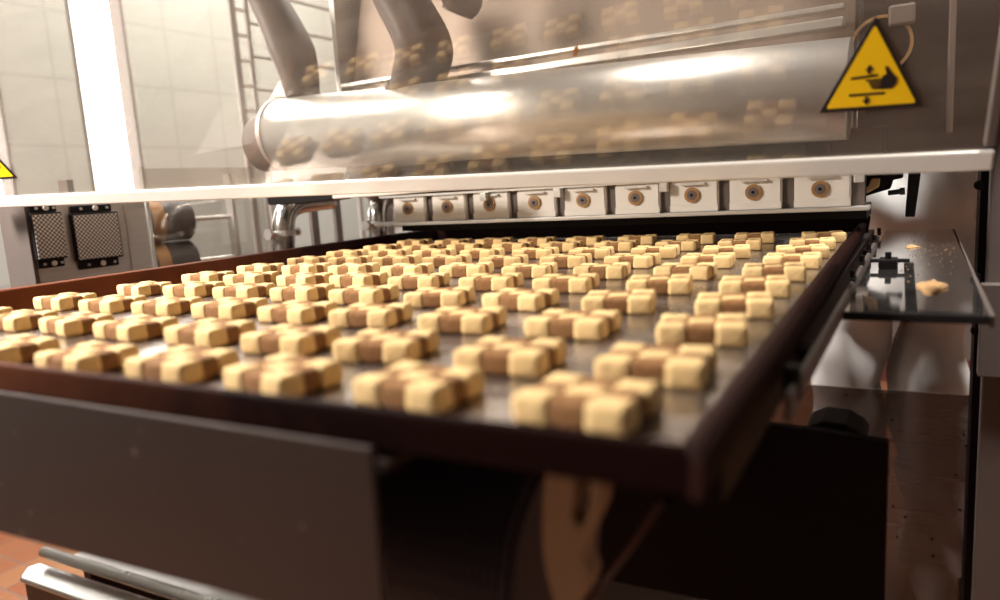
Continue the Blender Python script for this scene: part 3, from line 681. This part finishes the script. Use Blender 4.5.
dv = thing('clamp_block', at(885, 268, Z=ZS), 'small black clamp block with screws standing on the glossy shelf', 'clamp')
c = at(888, 268, Z=ZS)
bm = bmesh.new(); box(bm, c[0]-.09, c[0]+.09, c[1]-.1, c[1]+.2, ZS, ZS+.10); link('block', bm, M['black'], dv, bevel=.015)
bm = bmesh.new(); tube(bm, [(c[0]-.17, c[1], ZS+.08), (c[0]+.20, c[1], ZS+.08)], .022, 10); link('cross_screw', bm, M['black'], dv)
bm = bmesh.new(); tube(bm, [(c[0]+.0, c[1], ZS+.09), (c[0]+.0, c[1], ZS+.17)], .03, 8); link('screw_head', bm, M['black'], dv)

bm = bmesh.new()
for i in range(110):
    x = random.uniform(.95, 1.5); y = random.triangular(5, 11, 8.5); r = random.uniform(.004, .011)
    b4 = bmesh.ops.create_icosphere(bm, subdivisions=1, radius=1)
    for v in b4['verts']: v.co = Vector((x+v.co.x*r, y+v.co.y*r*1.5, ZS+r*.4+v.co.z*r*.5))
tag(link('dough_crumbs', bm, mat('brown_crumbs', (.22, .12, .06), .8)), 'fine scattered dough crumbs on the right half of the glossy shelf', 'crumbs', kind='stuff')

# dusty clear door
dr = thing('dusty_door', (.8, 12.3, -TZ/U+.5), 'dusty tinted clear lower door panel in front of the white trousers', 'panel')
DY = 11.6
ta, tb = at(785, 384, Y=DY), at(970, 396, Y=DY)
bm = bmesh.new(); prism(bm, [(ta[0]-1.2, DY, ta[2]), (tb[0], DY, tb[2]), (tb[0], DY, -TZ/U+.2), (ta[0]-1.2, DY, -TZ/U+.2)], (0, .04, 0)); link('clear_sheet', bm, M['clear'], dr)
bm = bmesh.new()
tri_ = [at(x, y, Y=DY-.01) for x, y in ((871, 393), (903, 395), (885, 400))]; inn = [at(x, y, Y=DY-.01) for x, y in ((875, 394.3), (899, 395.5), (885.5, 398.8))]
for i in range(3):
    j = (i+1) % 3; prism(bm, [tri_[i], tri_[j], inn[j], inn[i]], (0, .008, 0))
link('triangle_mark', bm, M['post'], dr)
bm = bmesh.new()
for x, y in ((835, 422), (892, 420), (846, 395), (893, 506), (964, 435), (966, 446), (956, 475), (905, 517), (960, 510), (897, 537), (932, 539), (933, 556)):
    tube(bm, [at(x, y, Y=DY-.02), at(x, y, Y=DY+.0)], .022, 10)
link('rivets', bm, M['black'], dr)
bm = bmesh.new(); box(bm, ta[0]-1.2, tb[0]+.05, DY-.02, DY+.08, -TZ/U, -TZ/U+.2); link('sill', bm, M['post'], dr)
# right post
pt = thing('steel_post', (2.4, 10.5, -TZ/U), 'brown grey steel post at the right edge beside the dusty door', 'post')
xa, xb = at(974, 450, Y=10.5)[0], at(1040, 450, Y=10.5)[0]
bm = bmesh.new(); box(bm, xa+.05, xb, 10.4, 11.2, -TZ/U, 11.5); link('post_body', bm, M['post'], pt, bevel=.03)
bm = bmesh.new(); box(bm, xa-.05, xa+.05, 10.6, 11.3, -TZ/U, 11.5); link('dark_channel', bm, M['dark'], pt)
for (px, py, s) in ((979, 185, .07), (976, 277, .06), (974, 330, .05)):
    c = at(px, py, Y=10.4); bm = bmesh.new(); tube(bm, [(c[0], 10.42, c[2]), (c[0], 10.3, c[2])], s, 14); link('post_bolt', bm, M['black'], pt)
bm = bmesh.new(); a = at(981, 284, Y=10.2); b = at(1040, 380, Y=10.2); box(bm, a[0], b[0], 10.15, 10.39, b[2], a[2]); link('junction_box', bm, M['post'], pt, bevel=.02)

# ------------------------------------------------------------------ person in white (metres)
def person():
    D = 13.9; cx, cyy = (CX+D*(FX.x+RX.x*.534))*U, (CY+D*(FX.y+RX.y*.534))*U
    base = Vector((cx, cyy, 0))
    root = bpy.data.objects.new('person', None); COL.objects.link(root); root.location = base; root.empty_display_size = .05
    tag(root, 'person in white coat and trousers standing behind the machine at the right', 'person')
    a = Vector((1, .05, 0)).normalized(); f = Vector((a.y, -a.x, 0))     # a: their left-right, f: facing the machine
    def P(s, t, z): return base+a*s+f*t+Vector((0, 0, z))
    # body as one skinned surface
    J = {'pel': (0, 0, .93, .13), 'spine': (0, 0, 1.10, .115), 'chest': (0, .0, 1.30, .125), 'neckb': (0, .01, 1.46, .075), 'neck': (0, .03, 1.52, .062), 'head': (0, .05, 1.61, .108), 'crown': (0, .045, 1.70, .100)}
    E_ = [('pel', 'spine'), ('spine', 'chest'), ('chest', 'neckb'), ('neckb', 'neck'), ('neck', 'head'), ('head', 'crown')]
    for s, n in ((-1, 'r'), (1, 'l')):
        J.update({'hip'+n: (s*.085, 0, .88, .085), 'knee'+n: (s*.09, .02, .49, .055), 'ank'+n: (s*.095, -.01, .09, .036), 'toe'+n: (s*.11, .14, .04, .03),
                  'sh'+n: (s*.17, 0, 1.42, .055), 'el'+n: (s*.24, .08, 1.16, .042), 'wr'+n: (s*.17, .29, 1.12, .028), 'palm'+n: (s*.155, .36, 1.11, .03)})
        E_ += [('pel', 'hip'+n), ('hip'+n, 'knee'+n), ('knee'+n, 'ank'+n), ('ank'+n, 'toe'+n), ('chest', 'sh'+n), ('sh'+n, 'el'+n), ('el'+n, 'wr'+n), ('wr'+n, 'palm'+n)]
        for i, (o, l) in enumerate(((-.024, .060), (-.008, .070), (.008, .066), (.023, .052))):
            k = 'f%d%s' % (i, n); J[k+'a'] = (s*.155+o, .395+l*.4, 1.108, .009); J[k+'b'] = (s*.155+o, .395+l, 1.085, .008)
            J[k+'r'] = (s*.155+o*.9, .385, 1.11, .0095)
            E_ += [('palm'+n, k+'r'), (k+'r', k+'a'), (k+'a', k+'b')]
        J['tha'+n] = (s*.155-s*.038, .365, 1.10, .010); J['thb'+n] = (s*.155-s*.05, .395, 1.09, .009); E_ += [('palm'+n, 'tha'+n), ('tha'+n, 'thb'+n)]
    names = list(J); me = bpy.data.meshes.new('body')
    me.from_pydata([P(*J[k][:3])-base for k in names], [(names.index(x), names.index(y)) for x, y in E_], [])
    body = bpy.data.objects.new('body', me); COL.objects.link(body); body.parent = root
    md = body.modifiers.new('skin', 'SKIN'); md.use_smooth_shade = True
    for i, k in enumerate(names):
        me.skin_vertices[0].data[i].radius = (J[k][3], J[k][3]); me.skin_vertices[0].data[i].use_root = (k == 'pel')
    sd = body.modifiers.new('sub', 'SUBSURF'); sd.levels = 1; sd.render_levels = 2
    me.materials.append(M['skin'])
    def loft(rings, n=40, fold=.01, seed=0, fs=7, cap=False):
        bm = bmesh.new(); R = []
        for (s, t, z, rx, ry) in rings:
            row = []
            for k in range(n):
                q = 2*pi*k/n; v = P(s+rx*cos(q), t+ry*sin(q), z)
                w = noise.noise(Vector((v.x*fs+v.z*4.0+seed, v.y*fs, v.z*fs*.8-v.x*3)))+.6*noise.noise(Vector((v.x*fs*2.2+v.z*9+seed, v.y*fs*2, v.z*fs*1.2)))
                c = P(s, t, z); v += (v-c).normalized()*w*fold*1.6; row.append(bm.verts.new(v))
            R.append(row)
        for x, y in zip(R, R[1:]):
            for k in range(n): bm.faces.new((x[k], x[(k+1) % n], y[(k+1) % n], y[k]))
        if cap: bm.faces.new(R[0]); bm.faces.new(R[-1][::-1])
        return bm
    def interp(rs, m=6):
        out = []
        for x, y in zip(rs, rs[1:]):
            for i in range(m): out.append(tuple(x[j]+(y[j]-x[j])*(.5-.5*cos(pi*i/m)) for j in range(5)))
        out.append(rs[-1]); return out
    # trousers: two legs joined in one mesh
    bm = loft(interp([(-.075, 0, .90, .10, .125), (-.070, .01, .70, .072, .11), (-.083, .02, .50, .076, .10), (-.080, 0, .30, .078, .10), (-.09, -.005, .12, .080, .10), (-.09, -.005, .065, .082, .10)], 14), n=64, fold=.020)
    b2 = loft(interp([(.085, 0, .90, .10, .125), (.092, .01, .70, .078, .11), (.09, .02, .50, .078, .10), (.088, 0, .30, .076, .10), (.11, -.005, .12, .078, .10), (.11, -.005, .065, .080, .10)], 14), n=64, fold=.020, seed=9)
    tm = bpy.data.meshes.new('t'); b2.to_mesh(tm); b2.free(); bm.from_mesh(tm)
    tr = link('trousers', bm, M['white_cloth'], root, smooth=True, metric=True)
    bm = loft(interp([(0.02, 0, .672, .195, .155), (0.02, 0, .80, .195, .155), (0.0, 0, 1.0, .195, .165), (0, 0, 1.15, .195, .165), (0, .0, 1.33, .22, .175), (0, 0, 1.43, .175, .13), (0, .01, 1.49, .075, .075)], 16), n=110, fold=.030, seed=4, fs=8)
    coat = link('coat', bm, M['white_cloth'], root, smooth=True, metric=True)
    for s, n in ((-1, 'r'), (1, 'l')):
        bm = bmesh.new(); A = [P(s*.15, 0, 1.43), P(s*.20, .03, 1.30), P(s*.245, .08, 1.15), P(s*.21, .19, 1.13), P(s*.175, .275, 1.12)]
        tube(bm, bez(A, 6), [.075-.0012*i for i in range(25)], 20, cap=False); link('sleeve', bm, M['white_cloth'], coat, smooth=True, metric=True)
        bm = bmesh.new(); b3 = bmesh.ops.create_icosphere(bm, subdivisions=3, radius=1)
        for v in bm.verts:
            q = v.co.copy(); v.co = P(s*.105+q.x*.048, .05+q.y*.14, max(0, .045+q.z*.055))
        link('shoe', bm, M['shoe'], root, smooth=True, metric=True)
    # head details
    bm = bmesh.new(); bmesh.ops.create_icosphere(bm, subdivisions=3, radius=1)
    for v in bm.verts: q = v.co.copy(); v.co = P(q.x*.102, .045+q.y*.112, 1.685+max(-.25, q.z)*.085)
    tag(link('cap', bm, M['white_cloth'], root, smooth=True, metric=True), 'white work cap')
    bm = bmesh.new()
    tube(bm, [P(0, .135, 1.64), P(0, .165, 1.60), P(0, .14, 1.59)], [.008, .015, .012], 10); link('nose', bm, M['skin'], root, smooth=True, metric=True)
    for s in (-1, 1):
        bm = bmesh.new(); bmesh.ops.create_icosphere(bm, subdivisions=2, radius=.012)
        for v in bm.verts: v.co += P(s*.032, .136, 1.64)
        link('eye', bm, M['ink'], root, smooth=True, metric=True)
        bm = bmesh.new(); bmesh.ops.create_icosphere(bm, subdivisions=2, radius=1)
        for v in bm.verts: q = v.co.copy(); v.co = P(s*.088+q.x*.012, .045+q.y*.02, 1.615+q.z*.032)
        link('ear', bm, M['skin'], root, smooth=True, metric=True)
    bm = bmesh.new(); tube(bm, [P(-.025, .130, 1.565), P(0, .140, 1.563), P(.025, .130, 1.565)], .006, 8); link('mouth', bm, mat('lips', (.35, .13, .10), .5), root, smooth=True, metric=True)
person()

# ------------------------------------------------------------------ lamps
def ceiling_lamp(x, y, sx, sy_, power, label, col=(1, .955, .91), aim=None, spread=180):
    t = bpy.data.objects.new('ceiling_lamp', None); COL.objects.link(t); t.location = (x, y, 2.9); tag(t, label, 'lamp', 'ceiling lamps')
    bm = bmesh.new(); box(bm, x-sx/2-.02, x+sx/2+.02, y-sy_/2-.02, y+sy_/2+.02, 2.84, 2.9); link('housing', bm, M['edge'], t, metric=True)
    bm = bmesh.new(); box(bm, x-sx/2, x+sx/2, y-sy_/2, y+sy_/2, 2.825, 2.84); link('diffuser', bm, M['lamp'], t, metric=True)
    L = bpy.data.lights.new('lamp_light', 'AREA'); L.shape = 'RECTANGLE'; L.size = sx; L.size_y = sy_; L.energy = power; L.color = col
    o = bpy.data.objects.new('lamp_light', L); COL.objects.link(o); o.location = (x, y, 2.80); L.spread = radians(spread)
    if aim: o.rotation_euler = (Vector(aim)-o.location).to_track_quat('-Z', 'Y').to_euler()
    return o
ceiling_lamp(-2.0, -.2, 1.0, .3, 30, 'long ceiling lamp above the left front of the tray')
ceiling_lamp(-2.1, 2.0, .3, 1.3, 62, 'ceiling lamp near the tiled left wall')
ceiling_lamp(.6, .85, .25, .5, 24, 'added unseen lamp brightening the person in white', aim=(.2, 1.6, .6), spread=80)  # unseen lamp added to brighten the white coat
ceiling_lamp(-1.5, 2.8, .6, .3, 22, 'ceiling lamp behind the depositor, left of the person in white')
L = bpy.data.lights.new('work_lamp', 'AREA'); L.size = .35; L.energy = 54; L.color = (1, .95, .90)
o = bpy.data.objects.new('work_lamp', L); COL.objects.link(o); o.location = (-1.6, -.42, 1.75)
o.rotation_euler = (Vector((-.75, .45, .9))-o.location).to_track_quat('-Z', 'Y').to_euler()
for (a, b) in (WA, WB):  # light added at the two glowing strips
    L = bpy.data.lights.new('glare_strip_light', 'AREA'); L.shape = 'RECTANGLE'; L.size = .2; L.size_y = 1.5; L.energy = 10; L.color = (1, .97, .93)
    o = bpy.data.objects.new('glare_strip_light', L); COL.objects.link(o); o.location = (-2.66, (a+b)/2, 1.8); o.rotation_euler = (pi/2, 0, -pi/2)

w = bpy.data.worlds.new('world'); S.world = w; w.use_nodes = True
w.node_tree.nodes['Background'].inputs[0].default_value = (.9, .8, .7, 1); w.node_tree.nodes['Background'].inputs[1].default_value = .03

# ------------------------------------------------------------------ camera
cd = bpy.data.cameras.new('camera'); cam = bpy.data.objects.new('camera', cd); COL.objects.link(cam)
Rm = Matrix((RX, UX, -FX)).transposed().to_4x4()
cam.matrix_world = Matrix.Translation(W((CX, CY, 1.0))) @ Rm
cd.sensor_width = 36; cd.lens = F/1000*36; cd.clip_start = .01; cd.clip_end = 50
cd.dof.use_dof = True; cd.dof.focus_distance = 9.3*U; cd.dof.aperture_fstop = (cd.lens/1000)/(.075*U)
S.camera = cam
S.view_settings.view_transform = 'Standard'; S.view_settings.look = 'None'; S.view_settings.gamma = 1
S.view_settings.use_curve_mapping = False; S.view_settings.exposure = 0.3
